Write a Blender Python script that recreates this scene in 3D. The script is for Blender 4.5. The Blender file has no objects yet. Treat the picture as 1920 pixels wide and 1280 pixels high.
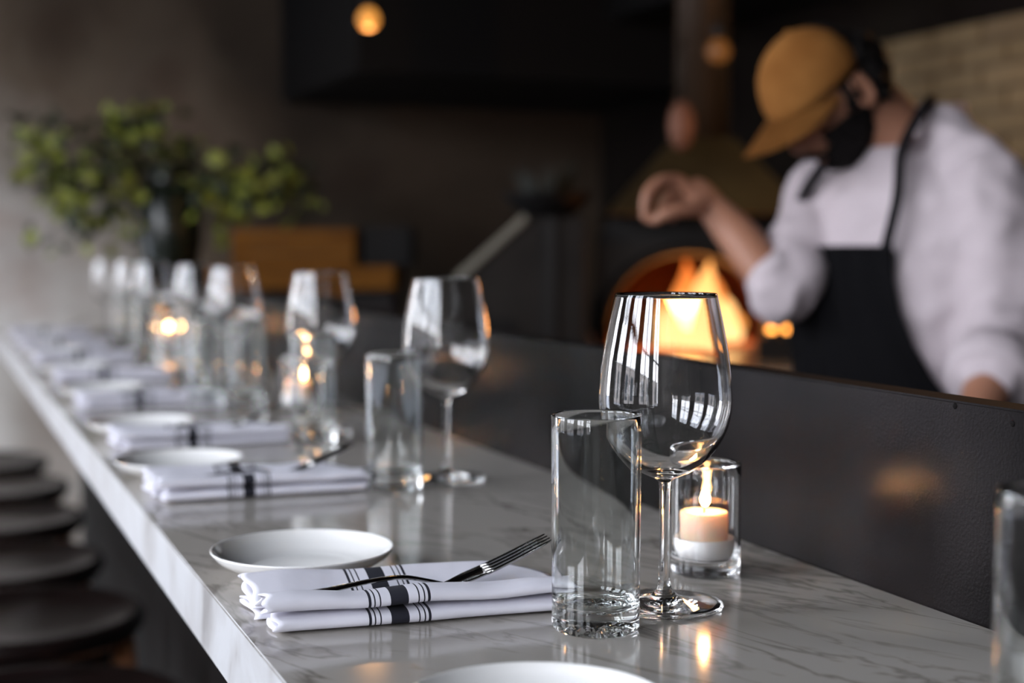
import bpy, bmesh, math, random
from mathutils import Vector, Matrix, noise, Quaternion
random.seed(7)
C = bpy.context.scene.collection
S = bpy.context.scene
PI = math.pi
CZ = 1.07                                     # bar top height

# ------------------------------------------------------------------ camera
F_PX = 2667.0
CAM = Vector((0, 0, CZ + .25))
pitch = math.atan(174 / F_PX)
yaw = math.atan2(1095 * math.cos(pitch), F_PX)
FW = Vector((math.sin(yaw) * math.cos(pitch), math.cos(yaw) * math.cos(pitch), -math.sin(pitch)))
RT = Vector((math.cos(yaw), -math.sin(yaw), 0))
UP = RT.cross(FW)
cam_d = bpy.data.cameras.new('camera'); cam = bpy.data.objects.new('camera', cam_d); C.objects.link(cam)
cam_d.sensor_width = 36; cam_d.lens = F_PX * 36 / 1920
M3 = Matrix((RT, UP, -FW)).transposed()
cam.matrix_world = Matrix.Translation(CAM) @ M3.to_4x4()
cam_d.dof.use_dof = True; cam_d.dof.focus_distance = .95; cam_d.dof.aperture_fstop = 3.5
cam_d.clip_start = .05
S.camera = cam

def P(px, py, z):                             # a point seen at a pixel, z metres deep
    return CAM + (FW + RT * ((px - 960) / F_PX) - UP * ((py - 640) / F_PX)) * z

# ------------------------------------------------------------------ world and light
S.view_settings.view_transform = 'Standard'; S.view_settings.look = 'None'
S.view_settings.gamma = 1; S.view_settings.use_curve_mapping = False
S.view_settings.exposure = 0.0
W = bpy.data.worlds.new('overcast_sky'); S.world = W; W.use_nodes = True
wn = W.node_tree; wn.nodes.clear()
tc = wn.nodes.new('ShaderNodeTexCoord'); sx = wn.nodes.new('ShaderNodeSeparateXYZ')
cr = wn.nodes.new('ShaderNodeValToRGB'); bgd = wn.nodes.new('ShaderNodeBackground'); wo = wn.nodes.new('ShaderNodeOutputWorld')
cr.color_ramp.elements[0].position = 0; cr.color_ramp.elements[0].color = (.95, .96, 1, 1)
cr.color_ramp.elements[1].position = .8; cr.color_ramp.elements[1].color = (.72, .82, 1, 1)
wn.links.new(tc.outputs['Generated'], sx.inputs[0]); wn.links.new(sx.outputs['Z'], cr.inputs[0])
wn.links.new(cr.outputs[0], bgd.inputs[0]); bgd.inputs[1].default_value = 16
wn.links.new(bgd.outputs[0], wo.inputs[0])
try:
    cy = S.cycles
    cy.use_denoising = True; cy.max_bounces = 20; cy.transmission_bounces = 18; cy.glossy_bounces = 10
    cy.diffuse_bounces = 4; cy.transparent_max_bounces = 16; cy.sample_clamp_indirect = 40.0; cy.blur_glossy = .3
except Exception: pass

WX, EX, SY, NY, RH = -2.4, 3.0, -3.0, 6.2, 3.4         # room: window wall, kitchen wall, back wall, far wall, height
WINS = [(-2.6, -1.5), (-1.05, .05), (.5, 1.6), (2.05, 3.15)]
SILL, HEAD = .75, 3.2
ADDED_OPENING = (4.35, 6.05, .12, 2.3)                          # unseen opening near the far corner, added to brighten the far wall
for y0, y1, zb, zt in [(a, b, SILL, HEAD) for a, b in WINS] + [ADDED_OPENING]:                                     # sky portals: only guide the sampling of the daylight
    ld = bpy.data.lights.new('window_portal', 'AREA'); ld.shape = 'RECTANGLE'
    ld.size = zt - zb; ld.size_y = y1 - y0
    lo = bpy.data.objects.new('window_portal', ld); C.objects.link(lo)
    lo.location = (WX - .08, (y0 + y1) / 2, (zb + zt) / 2); lo.rotation_euler = (0, -PI / 2, 0)
    ld.cycles.is_portal = True

# ------------------------------------------------------------------ helpers
def mat(name, col, rough=.6, metal=0, spec=.5, emit=None, es=0, trans=0, ior=1.5, coat=0, bump=None, subsurf=0):
    m = bpy.data.materials.new(name); m.use_nodes = True
    b = m.node_tree.nodes['Principled BSDF']
    b.inputs['Base Color'].default_value = (*col, 1); b.inputs['Roughness'].default_value = rough
    b.inputs['Metallic'].default_value = metal; b.inputs['Specular IOR Level'].default_value = spec
    b.inputs['Transmission Weight'].default_value = trans; b.inputs['IOR'].default_value = ior
    b.inputs['Coat Weight'].default_value = coat
    if subsurf:
        b.inputs['Subsurface Weight'].default_value = subsurf; b.inputs['Subsurface Scale'].default_value = .01
        b.inputs['Subsurface Radius'].default_value = (1, .5, .25)
    if emit: b.inputs['Emission Color'].default_value = (*emit, 1); b.inputs['Emission Strength'].default_value = es
    if bump:
        n = N(m, 'ShaderNodeTexNoise'); n.inputs['Scale'].default_value = bump[0]; n.inputs['Detail'].default_value = 6
        bp = N(m, 'ShaderNodeBump'); bp.inputs['Strength'].default_value = bump[1]; bp.inputs['Distance'].default_value = bump[2]
        t = N(m, 'ShaderNodeTexCoord'); L(m, t.outputs['Object'], n.inputs['Vector'])
        L(m, n.outputs[0], bp.inputs['Height']); L(m, bp.outputs[0], b.inputs['Normal'])
    return m
def N(m, t): return m.node_tree.nodes.new(t)
def L(m, a, b): m.node_tree.links.new(a, b)
def BS(m): return m.node_tree.nodes['Principled BSDF']

def mottle(m, cols, scale, stops=None, stretch=(1, 1, 1), detail=6, rot=(0, 0, 0), dist=0.0):
    """noise through a colour ramp into the base colour"""
    t = N(m, 'ShaderNodeTexCoord'); mp = N(m, 'ShaderNodeMapping'); n = N(m, 'ShaderNodeTexNoise'); r = N(m, 'ShaderNodeValToRGB')
    mp.inputs['Scale'].default_value = stretch; mp.inputs['Rotation'].default_value = rot
    n.inputs['Scale'].default_value = scale; n.inputs['Detail'].default_value = detail; n.inputs['Distortion'].default_value = dist
    L(m, t.outputs['Object'], mp.inputs[0]); L(m, mp.outputs[0], n.inputs['Vector']); L(m, n.outputs[0], r.inputs[0])
    stops = stops or [.3 + .4 * i / (len(cols) - 1) for i in range(len(cols))]
    while len(r.color_ramp.elements) < len(cols): r.color_ramp.elements.new(.5)
    for e, s, c in zip(r.color_ramp.elements, stops, cols): e.position = s
    for e, s, c in zip(r.color_ramp.elements, stops, cols): e.color = (*c, 1)
    L(m, r.outputs[0], BS(m).inputs['Base Color'])
    return r

def obj(name, bm, m, parent=None, smooth=False, loc=None):
    me = bpy.data.meshes.new(name)
    if isinstance(bm, tuple): me.from_pydata(*bm)
    else: bm.normal_update(); bm.to_mesh(me); bm.free()
    if m: me.materials.append(m)
    o = bpy.data.objects.new(name, me); C.objects.link(o)
    if smooth:
        for p in me.polygons: p.use_smooth = True
    if parent: o.parent = parent
    if loc is not None: o.location = loc
    return o
def tag(o, label=None, cat=None, group=None, kind=None):
    if label: o['label'] = label
    if cat: o['category'] = cat
    if group: o['group'] = group
    if kind: o['kind'] = kind
    return o
def empty(name, loc, rz=0, label=None, cat=None, group=None, kind=None):
    o = bpy.data.objects.new(name, None); C.objects.link(o); o.location = loc; o.rotation_euler = (0, 0, rz)
    o.empty_display_size = .05
    return tag(o, label, cat, group, kind)
def copy_tree(o, parent=None):
    c = o.copy(); C.objects.link(c); c.parent = parent
    for ch in list(o.children): copy_tree(ch, c)
    return c
def box(bm, x0, x1, y0, y1, z0, z1, bev=0):
    r = bmesh.ops.create_cube(bm, size=1)
    for v in r['verts']:
        v.co = Vector(((x0 + x1) / 2 + v.co.x * (x1 - x0), (y0 + y1) / 2 + v.co.y * (y1 - y0), (z0 + z1) / 2 + v.co.z * (z1 - z0)))
    if bev:
        es = list({e for v in r['verts'] for e in v.link_edges})
        bmesh.ops.bevel(bm, geom=es, offset=bev, segments=2, affect='EDGES')
    return bm
def bx(*a, bev=0): return box(bmesh.new(), *a, bev=bev)
def catmull(pts, k=6):
    out = []
    for i in range(len(pts) - 1):
        p0 = pts[max(i - 1, 0)]; p1 = pts[i]; p2 = pts[i + 1]; p3 = pts[min(i + 2, len(pts) - 1)]
        for j in range(k):
            t = j / k
            out.append(tuple(.5 * ((2 * b) + (-a + c) * t + (2 * a - 5 * b + 4 * c - d) * t * t + (-a + 3 * b - 3 * c + d) * t ** 3) for a, b, c, d in zip(p0, p1, p2, p3)))
    out.append(tuple(pts[-1])); return out
def lathe(bm, prof, seg=64, jit=None):
    """prof: list of (r, z); r=0 gives a pole"""
    rings = []
    for r, z in prof:
        if r < 1e-6: rings.append([bm.verts.new((0, 0, z))])
        else:
            ring = []
            for i in range(seg):
                a = 2 * PI * i / seg; rr, zz = (r, z) if not jit else jit(r, z, a)
                ring.append(bm.verts.new((rr * math.cos(a), rr * math.sin(a), zz)))
            rings.append(ring)
    for A, B in zip(rings, rings[1:]):
        for i in range(seg):
            j = (i + 1) % seg
            if len(A) == 1 and len(B) == 1: continue
            if len(A) == 1: bm.faces.new((A[0], B[j], B[i]))
            elif len(B) == 1: bm.faces.new((A[i], A[j], B[0]))
            else: bm.faces.new((A[i], A[j], B[j], B[i]))
    return bm
def tube(bm, pts, rad, seg=8, caps=True, flat=None):
    """tube along pts; rad number or list; flat=(axis, factor) squashes"""
    pts = [Vector(p) for p in pts]; n = len(pts); rings = []
    ref = Vector((0, 0, 1))
    if abs((pts[-1] - pts[0]).normalized().dot(ref)) > .9: ref = Vector((0, 1, 0))
    for i, p in enumerate(pts):
        t = (pts[min(i + 1, n - 1)] - pts[max(i - 1, 0)]).normalized()
        a = t.cross(ref).normalized(); b = a.cross(t).normalized(); ref = b
        r = rad[i] if isinstance(rad, (list, tuple)) else rad
        ring = []
        for k in range(seg):
            an = 2 * PI * k / seg
            d = a * math.cos(an) * r + b * math.sin(an) * r
            if flat: ax = Vector(flat[0]).normalized(); d -= ax * d.dot(ax) * (1 - flat[1])
            ring.append(bm.verts.new(p + d))
        rings.append(ring)
    for A, B in zip(rings, rings[1:]):
        for k in range(seg): bm.faces.new((A[k], A[(k + 1) % seg], B[(k + 1) % seg], B[k]))
    if caps: bm.faces.new(rings[0][::-1]); bm.faces.new(rings[-1])
    return bm
def loft(bm, rings):
    """rings: list of (centre, axisA, a, axisB, b)"""
    out = []; seg = 28
    for c, A, a, B, b in rings:
        out.append([bm.verts.new(c + A * (a * math.cos(2 * PI * k / seg)) + B * (b * math.sin(2 * PI * k / seg))) for k in range(seg)])
    for R1, R2 in zip(out, out[1:]):
        for k in range(seg): bm.faces.new((R1[k], R1[(k + 1) % seg], R2[(k + 1) % seg], R2[k]))
    bm.faces.new(out[0][::-1]); bm.faces.new(out[-1])
    return bm
def ball(bm, c, rx, ry, rz, rotm=None, seg=20):
    r = bmesh.ops.create_uvsphere(bm, u_segments=seg, v_segments=seg // 2, radius=1)
    for v in r['verts']:
        p = Vector((v.co.x * rx, v.co.y * ry, v.co.z * rz))
        if rotm: p = rotm @ p
        v.co = p + Vector(c)
    return bm
def fuse(name, bm, voxel, smooth_it, m, parent=None, inv=None):
    """one continuous surface out of overlapping closed shapes"""
    bmesh.ops.recalc_face_normals(bm, faces=bm.faces)
    o = obj(name, bm, m, parent)
    md = o.modifiers.new('r', 'REMESH'); md.mode = 'VOXEL'; md.voxel_size = voxel
    if smooth_it: s = o.modifiers.new('s', 'SMOOTH'); s.iterations = smooth_it; s.factor = .5
    bpy.context.view_layer.update()
    ev = o.evaluated_get(bpy.context.evaluated_depsgraph_get())
    me = bpy.data.meshes.new_from_object(ev); o.modifiers.clear()
    o.data = me; me.name = name
    if not me.materials: me.materials.append(m)
    for p in me.polygons: p.use_smooth = True
    return o

# ------------------------------------------------------------------ materials
M = {}
M['glass'] = mat('clear_glass', (1, 1, 1), 0.0, trans=1, ior=1.5)
M['thick_glass'] = mat('seeded_base_glass', (.97, .99, .98), 0.0, trans=1, ior=1.5)
M['china'] = mat('white_glazed_china', (.90, .885, .86), .12, coat=.4)
M['steel'] = mat('cutlery_steel', (.42, .41, .40), .16, metal=1)
M['wax'] = mat('candle_wax', (.92, .72, .54), .5, subsurf=.4)
M['cup'] = mat('white_candle_cup', (.86, .84, .82), .35)
M['dark_wood'] = mat('dark_stained_wood', (.022, .012, .010), .22, spec=.35)
mottle(M['dark_wood'], [(.004, .0025, .002), (.010, .005, .0045)], 6, stretch=(1, 8, 1))
M['warm_wood'] = mat('warm_leg_wood', (.42, .17, .07), .35)
mottle(M['warm_wood'], [(.32, .12, .05), (.50, .22, .10)], 8, stretch=(6, 6, 1))
M['crate_wood'] = mat('amber_crate_wood', (.20, .10, .035), .7, spec=.1)
mottle(M['crate_wood'], [(.10, .036, .004), (.20, .078, .010)], 5, stretch=(1, 1, 9))
M['black'] = mat('black_paint', (.003, .0025, .0025), .7, spec=.25)
M['black_metal'] = mat('blackened_metal', (.010, .009, .0085), .5, spec=.25)
M['oven_grey'] = mat('dark_grey_render', (.05, .046, .042), .8, spec=.15, bump=(30, .3, .01))
mottle(M['oven_grey'], [(.010, .009, .0085), (.024, .021, .019)], 4)
M['lit_oven_edge'] = mat('pale_lit_edge', (.16, .15, .12), .6)
M['fire_brick'] = mat('soot_stained_fire_brick', (.34, .13, .06), .85, bump=(12, .5, .02))
M['hood'] = mat('dull_brass_hood', (.12, .085, .035), .5, metal=.5)
mottle(M['hood'], [(.03, .019, .007), (.085, .060, .022)], 3)
M['copper'] = mat('dull_copper', (.17, .07, .04), .6, metal=.3)
M['stone_ledge'] = mat('polished_ledge_stone', (.16, .13, .10), .22)
M['skin'] = mat('skin', (.36, .165, .10), .5, subsurf=.1)
M['hair'] = mat('black_hair', (.005, .0035, .003), .8, spec=.2, bump=(220, .8, .004))
M['cap'] = mat('tan_suede', (.38, .17, .045), .9, spec=.1, bump=(400, .2, .001))
mottle(M['cap'], [(.20, .078, .018), (.29, .125, .033)], 14)
M['shirt'] = mat('white_cotton', (.55, .475, .50), .85, bump=(38, .25, .01))
M['apron'] = mat('charcoal_denim', (.009, .0085, .010), .9, spec=.15, bump=(300, .3, .001))
M['trouser'] = mat('black_trousers', (.015, .014, .016), .9)
M['shoe'] = mat('black_leather', (.012, .011, .011), .35)
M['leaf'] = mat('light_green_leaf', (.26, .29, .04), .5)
M['leaf_dark'] = mat('shaded_green_leaf', (.022, .032, .008), .55)  # dark copy of the leaf green: shade inside the foliage put into the colour
M['twig'] = mat('twig_brown', (.05, .03, .015), .8)
M['vase'] = mat('dark_green_glazed_vase', (.010, .014, .009), .25)
M['flue'] = mat('sooty_flue_steel', (.05, .032, .02), .4, metal=.4)

# bar marble: warm grey with brown veins that run slantwise along the bar
def make_marble():
    m = mat('veined_grey_marble', (.4, .39, .37), .11, spec=.55)
    t = N(m, 'ShaderNodeTexCoord'); mp = N(m, 'ShaderNodeMapping')
    m0 = N(m, 'ShaderNodeMapping'); m0.inputs['Rotation'].default_value = (0, 0, math.radians(-24)); mp.inputs['Scale'].default_value = (2.6, .6, 1.2)
    L(m, t.outputs['Object'], m0.inputs[0]); L(m, m0.outputs[0], mp.inputs[0])
    n1 = N(m, 'ShaderNodeTexNoise'); n1.inputs['Scale'].default_value = 3.2; n1.inputs['Detail'].default_value = 8; n1.inputs['Distortion'].default_value = .8
    n2 = N(m, 'ShaderNodeTexNoise'); n2.inputs['Scale'].default_value = 6.5; n2.inputs['Detail'].default_value = 4; n2.inputs['Distortion'].default_value = 1.3; n2.inputs['Roughness'].default_value = .62
    L(m, mp.outputs[0], n1.inputs[0]); L(m, mp.outputs[0], n2.inputs[0])
    r1 = N(m, 'ShaderNodeValToRGB'); e = r1.color_ramp.elements
    e[0].position = .34; e[0].color = (.17, .145, .12, 1); e[1].position = .66; e[1].color = (.54, .50, .455, 1)
    x = e.new(.48); x.color = (.39, .36, .325, 1)
    # veins: |noise-.5| small
    s = N(m, 'ShaderNodeMath'); s.operation = 'SUBTRACT'; s.inputs[1].default_value = .5
    a = N(m, 'ShaderNodeMath'); a.operation = 'ABSOLUTE'
    r2 = N(m, 'ShaderNodeValToRGB'); f = r2.color_ramp.elements
    f[0].position = 0; f[0].color = (.7, .7, .7, 1); f[1].position = .045; f[1].color = (0, 0, 0, 1)
    L(m, n2.outputs[0], s.inputs[0]); L(m, s.outputs[0], a.inputs[0]); L(m, a.outputs[0], r2.inputs[0])
    g = N(m, 'ShaderNodeMath'); g.operation = 'MULTIPLY'          # veins only in patches
    r3 = N(m, 'ShaderNodeValToRGB'); r3.color_ramp.elements[0].position = .42; r3.color_ramp.elements[1].position = .60
    n3 = N(m, 'ShaderNodeTexNoise'); n3.inputs['Scale'].default_value = 1.7; L(m, mp.outputs[0], n3.inputs[0]); L(m, n3.outputs[0], r3.inputs[0])
    L(m, r2.outputs[0], g.inputs[0]); L(m, r3.outputs[0], g.inputs[1])
    mx = N(m, 'ShaderNodeMix'); mx.data_type = 'RGBA'; L(m, g.outputs[0], mx.inputs[0]); L(m, r1.outputs[0], mx.inputs[6]); mx.inputs[7].default_value = (.10, .08, .062, 1)
    L(m, mx.outputs[2], BS(m).inputs['Base Color'])
    return m
M['marble'] = make_marble()
def make_marble_edge():
    m = mat('honed_marble_edge', (.70, .69, .69), .35)
    mottle(m, [(.26, .245, .24), (.42, .41, .41), (.50, .50, .51)], 14, stops=[.30, .42, .6], stretch=(1, 1, 1), detail=8, dist=.6)
    return m
M['marble_edge'] = make_marble_edge()
def make_slab():
    m = mat('dark_steel_slab', (.05, .045, .044), .20, metal=0, spec=.5, ior=1.09)
    mottle(m, [(.002, .0025, .002), (.008, .007, .007), (.018, .015, .015)], 3.0, stops=[.3, .5, .7], detail=10)
    t = N(m, 'ShaderNodeTexCoord')
    n = N(m, 'ShaderNodeTexNoise'); n.inputs['Scale'].default_value = 420; n.inputs['Detail'].default_value = 3
    bp = N(m, 'ShaderNodeBump'); bp.inputs['Strength'].default_value = .35; bp.inputs['Distance'].default_value = .0006
    L(m, t.outputs['Object'], n.inputs[0]); L(m, n.outputs[0], bp.inputs['Height']); L(m, bp.outputs[0], BS(m).inputs['Normal'])
    return m
M['slab'] = make_slab()
M['slab_top'] = mat('dark_slab_cut_edge', (.006, .005, .005), .8, spec=.1)
M['bar_base'] = mat('dark_panelled_wood', (.004, .0035, .003), .7, spec=.2)

def make_linen():
    m = mat('white_linen', (.8, .78, .84), .95)
    t = N(m, 'ShaderNodeUVMap'); sp = N(m, 'ShaderNodeSeparateXYZ'); L(m, t.outputs[0], sp.inputs[0])
    r = N(m, 'ShaderNodeValToRGB'); r.color_ramp.interpolation = 'CONSTANT'
    W_, K_ = (.74, .725, .79, 1), (.012, .012, .02, 1)
    st = [(0, W_)]
    def band(a, b): st.append((a, K_)); st.append((b, W_))
    c = .5; u = 1 / .24                       # u spans 24 cm
    for k in (-1, 1):
        for j in range(3):
            q = c + k * (.0135 + .0033 * j) * u; band(q - .00055 * u, q + .00055 * u)
    band(c - .0062 * u, c + .0062 * u); st.sort(key=lambda s: s[0])
    el = r.color_ramp.elements
    while len(el) < len(st): el.new(.9)
    for e, (p, col) in zip(el, st): e.position = p
    for e, (p, col) in zip(el, st): e.color = col
    L(m, sp.outputs[0], r.inputs[0]); L(m, r.outputs[0], BS(m).inputs['Base Color'])
    n = N(m, 'ShaderNodeTexNoise'); n.inputs['Scale'].default_value = 45; tt = N(m, 'ShaderNodeTexCoord'); L(m, tt.outputs['Object'], n.inputs[0])
    bp = N(m, 'ShaderNodeBump'); bp.inputs['Strength'].default_value = .4; bp.inputs['Distance'].default_value = .002
    L(m, n.outputs[0], bp.inputs['Height']); L(m, bp.outputs[0], BS(m).inputs['Normal'])
    return m
M['linen'] = make_linen()

def flame_mat(name, bottom, top, strength, zmax):
    m = bpy.data.materials.new(name); m.use_nodes = True; nt = m.node_tree; nt.nodes.clear()
    t = N(m, 'ShaderNodeTexCoord'); sp = N(m, 'ShaderNodeSeparateXYZ'); mr = N(m, 'ShaderNodeMapRange'); r = N(m, 'ShaderNodeValToRGB')
    e = N(m, 'ShaderNodeEmission'); o = N(m, 'ShaderNodeOutputMaterial')
    mr.inputs['From Max'].default_value = zmax
    L(m, t.outputs['Object'], sp.inputs[0]); L(m, sp.outputs['Z'], mr.inputs['Value']); L(m, mr.outputs[0], r.inputs[0])
    r.color_ramp.elements[0].color = (*bottom, 1); r.color_ramp.elements[1].color = (*top, 1)
    L(m, r.outputs[0], e.inputs[0]); e.inputs[1].default_value = strength; L(m, e.outputs[0], o.inputs[0])
    return m
M['fire'] = flame_mat('wood_fire', (1, .40, .09), (1, .17, .02), 1.3, .26)
M['fire_core'] = flame_mat('wood_fire_core', (1, .60, .24), (1, .40, .10), 2.0, .22)
M['candle_flame'] = flame_mat('candle_flame', (1, .42, .13), (1, .56, .24), 340, .02)
M['bulb'] = mat('glowing_filament_bulb', (.2, .1, .03), .4, emit=(1, .40, .07), es=.9)
M['bulb_dim'] = mat('dimmed_filament_bulb', (.05, .025, .01), .5, emit=(1, .34, .06), es=.12)
M['ember'] = mat('orange_indicator', (1, .4, .1), .4, emit=(1, .36, .06), es=6)

# ------------------------------------------------------------------ setting
def brick_mat(name, c1, c2, mortar, scale):
    m = mat(name, c1, .85); t = N(m, 'ShaderNodeTexCoord'); mp = N(m, 'ShaderNodeMapping'); b = N(m, 'ShaderNodeTexBrick')
    mp.inputs['Rotation'].default_value = (PI / 2, 0, PI / 2)
    b.inputs['Color1'].default_value = (*c1, 1); b.inputs['Color2'].default_value = (*c2, 1); b.inputs['Mortar'].default_value = (*mortar, 1); b.inputs['Scale'].default_value = scale
    L(m, t.outputs['Object'], mp.inputs[0]); L(m, mp.outputs[0], b.inputs[0]); L(m, b.outputs[0], BS(m).inputs['Base Color'])
    return m
m_floor = mat('dark_polished_floor', (.02, .018, .016), .4); mottle(m_floor, [(.010, .009, .009), (.028, .025, .022)], 2)
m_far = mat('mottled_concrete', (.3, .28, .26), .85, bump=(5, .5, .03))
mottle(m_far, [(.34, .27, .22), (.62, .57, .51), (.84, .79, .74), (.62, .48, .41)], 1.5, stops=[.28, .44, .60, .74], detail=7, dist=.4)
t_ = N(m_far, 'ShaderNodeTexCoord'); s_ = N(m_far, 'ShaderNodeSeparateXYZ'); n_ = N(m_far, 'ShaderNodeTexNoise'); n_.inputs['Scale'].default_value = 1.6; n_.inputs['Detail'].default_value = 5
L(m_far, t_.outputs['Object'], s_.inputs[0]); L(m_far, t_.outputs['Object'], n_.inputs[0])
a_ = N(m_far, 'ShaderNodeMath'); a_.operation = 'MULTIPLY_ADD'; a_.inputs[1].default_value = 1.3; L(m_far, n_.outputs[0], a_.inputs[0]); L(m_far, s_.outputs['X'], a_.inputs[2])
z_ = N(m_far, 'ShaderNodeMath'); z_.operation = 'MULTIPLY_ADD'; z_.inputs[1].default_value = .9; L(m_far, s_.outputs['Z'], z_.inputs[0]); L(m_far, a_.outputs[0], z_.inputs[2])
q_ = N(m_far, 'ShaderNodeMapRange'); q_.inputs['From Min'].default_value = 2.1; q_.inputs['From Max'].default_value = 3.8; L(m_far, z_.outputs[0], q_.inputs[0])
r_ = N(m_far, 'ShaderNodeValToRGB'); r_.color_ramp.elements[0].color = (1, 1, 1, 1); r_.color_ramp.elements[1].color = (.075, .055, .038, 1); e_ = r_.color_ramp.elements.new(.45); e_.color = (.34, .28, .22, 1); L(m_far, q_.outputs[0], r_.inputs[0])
x_ = N(m_far, 'ShaderNodeMix'); x_.data_type = 'RGBA'; x_.blend_type = 'MULTIPLY'; x_.inputs[0].default_value = 1          # daylight falloff painted into the colour: darker upwards and towards the kitchen
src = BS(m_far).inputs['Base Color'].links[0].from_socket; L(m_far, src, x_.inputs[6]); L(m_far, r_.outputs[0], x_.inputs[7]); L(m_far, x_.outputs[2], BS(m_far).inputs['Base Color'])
m_dark = mat('dark_plaster', (.022, .018, .015), .9, spec=.12, bump=(7, .4, .02)); mottle(m_dark, [(.005, .003, .003), (.014, .011, .008)], 2.2)
m_ceil = mat('dark_ceiling', (.006, .005, .0045), .9, spec=.1)
m_white = mat('painted_wall', (.22, .20, .18), .8)
m_frame = mat('dark_window_frame', (.02, .02, .02), .4)

tag(obj('floor', bx(WX - .2, EX + .2, SY - .2, NY + .2, -.1, 0), m_floor), kind='structure')
tag(obj('ceiling', bx(WX - .2, EX + .2, SY - .2, NY + .2, RH, RH + .1), m_ceil), kind='structure')
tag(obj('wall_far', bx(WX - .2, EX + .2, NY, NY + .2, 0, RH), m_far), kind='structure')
tag(obj('wall_back', bx(WX - .2, EX + .2, SY - .2, SY, 0, RH), m_white), kind='structure')
wl = bmesh.new()
box(wl, WX - .2, WX, SY, ADDED_OPENING[0], 0, SILL); box(wl, WX - .2, WX, SY, NY, HEAD, RH)
box(wl, WX - .2, WX, ADDED_OPENING[0], ADDED_OPENING[1], 0, ADDED_OPENING[2]); box(wl, WX - .2, WX, ADDED_OPENING[0], ADDED_OPENING[1], ADDED_OPENING[3], HEAD); box(wl, WX - .2, WX, ADDED_OPENING[1], NY, 0, HEAD); box(wl, WX - .2, WX, WINS[-1][1], ADDED_OPENING[0], SILL, HEAD)
ys = [SY] + [v for w in WINS for v in w][:-1]
for i in range(0, len(ys), 2): box(wl, WX - .2, WX, ys[i], ys[i + 1], SILL, HEAD)
tag(obj('wall_left', wl, m_white), kind='structure')
tag(obj('wall_right', bx(EX, EX + .2, SY, NY, 0, RH), m_dark), kind='structure')
for n, (y0, y1) in enumerate(WINS):
    b = bmesh.new()
    for (a, c) in ((y0, y0 + .05), (y1 - .05, y1), ((y0 + y1) / 2 - .025, (y0 + y1) / 2 + .025)): box(b, WX - .14, WX - .08, a, c, SILL, HEAD)
    for z in (SILL + .025, 2.1, HEAD - .025): box(b, WX - .14, WX - .08, y0, y1, z - .025, z + .025)
    tag(obj('window_%d' % (n + 1), b, m_frame), kind='structure')
b = bmesh.new()
for (a, c) in ((ADDED_OPENING[0], ADDED_OPENING[0] + .06), (ADDED_OPENING[1] - .06, ADDED_OPENING[1])): box(b, WX - .14, WX - .08, a, c, ADDED_OPENING[2], ADDED_OPENING[3])
for z in (ADDED_OPENING[2] + .03, ADDED_OPENING[3] - .03): box(b, WX - .14, WX - .08, ADDED_OPENING[0], ADDED_OPENING[1], z - .03, z + .03)
tag(obj('added_opening_1', b, m_frame), kind='structure')  # frame of the added opening
# street outside the windows, met only in reflections
tag(obj('street_ground', bx(-40, WX - .2, -30, 36, -.2, -.1), mat('grey_street', (.25, .25, .26), .9)), kind='structure')
mb = brick_mat('red_street_brick', (.42, .16, .10), (.34, .12, .08), (.4, .36, .33), 3)
bl = empty('brick_building', (-13, 0, -.1), 0, 'red brick building across the street outside the windows', 'building')
obj('wall', bx(-3, 0, -14, 18, 0, 3.1), mb, bl)
mwn = mat('street_window', (.08, .09, .1), .1)
for k in range(12): obj('window', bx(-.02, .03, -13 + k * 2.6, -11.8 + k * 2.6, 1.0, 2.5), mwn, bl)

# dropped black bulkhead over the kitchen and the brick patch of the kitchen wall
tag(obj('trim_1', bx(1.45, EX, 5.0, NY, 1.96, RH), M['black']), kind='structure')
tag(obj('trim_2', bx(2.45, EX, 1.6, 5.0, 2.2, RH), M['black']), kind='structure')
br = obj('wall_brick', bx(EX - .06, EX, 1.9, 4.12, .9, 1.99), mat('dark_mortar', (.10, .08, .055), .9)); tag(br, kind='structure')
mbr = [mat('tan_brick', c, .85, bump=(40, .4, .004)) for c in ((.20, .145, .075), (.235, .17, .09), (.175, .125, .068))]
protos = []
for k in range(3):
    me = bpy.data.meshes.new('brick'); b = bx(-.012, .012, -.105, .105, -.03, .03, bev=.004); b.to_mesh(me); b.free(); me.materials.append(mbr[k]); protos.append(me)
for row in range(15):
    z = 1.0 + row * .069
    for c in range(10):
        y = 2.0 + c * .222 + (.111 if row % 2 else 0)
        if y > 4.01: continue
        o = bpy.data.objects.new('brick', random.choice(protos)); C.objects.link(o); o.parent = br
        o.location = (EX - .066 + random.uniform(-.003, .003), y, z)

# ------------------------------------------------------------------ bar counter and splash panel
CX0, CX1, CY0, CY1 = .184, .642, -1.2, 4.56
counter = empty('bar_counter', (0, 0, 0), 0, 'long bar counter with a grey veined marble top running away along the kitchen', 'counter')
sl = bmesh.new(); box(sl, CX0, CX1, CY0, CY1, CZ - .05, CZ, bev=.0012)
so = obj('slab', sl, M['marble'], counter); so.data.materials.append(M['marble_edge'])
for p in so.data.polygons:
    if p.normal.x < -.8: p.material_index = 1
obj('base', bx(.42, .642, CY0, CY1, 0, CZ - .05), M['bar_base'], counter)
for y in (0.0, 1.5, 3.0, 4.4): obj('bracket', bx(.24, .42, y - .02, y + .02, CZ - .13, CZ - .05), M['black_metal'], counter)
pan = empty('splash_panel', (0, 0, 0), 0, 'dark grey slab standing along the kitchen edge of the marble bar', 'panel')
po = obj('slab', bx(.643, .672, CY0, CY1, CZ - .2, CZ + .147, bev=.0015), M['slab'], pan); po.data.materials.append(M['slab_top'])
for p in po.data.polygons:
    if p.normal.z > .8: p.material_index = 1
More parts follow.
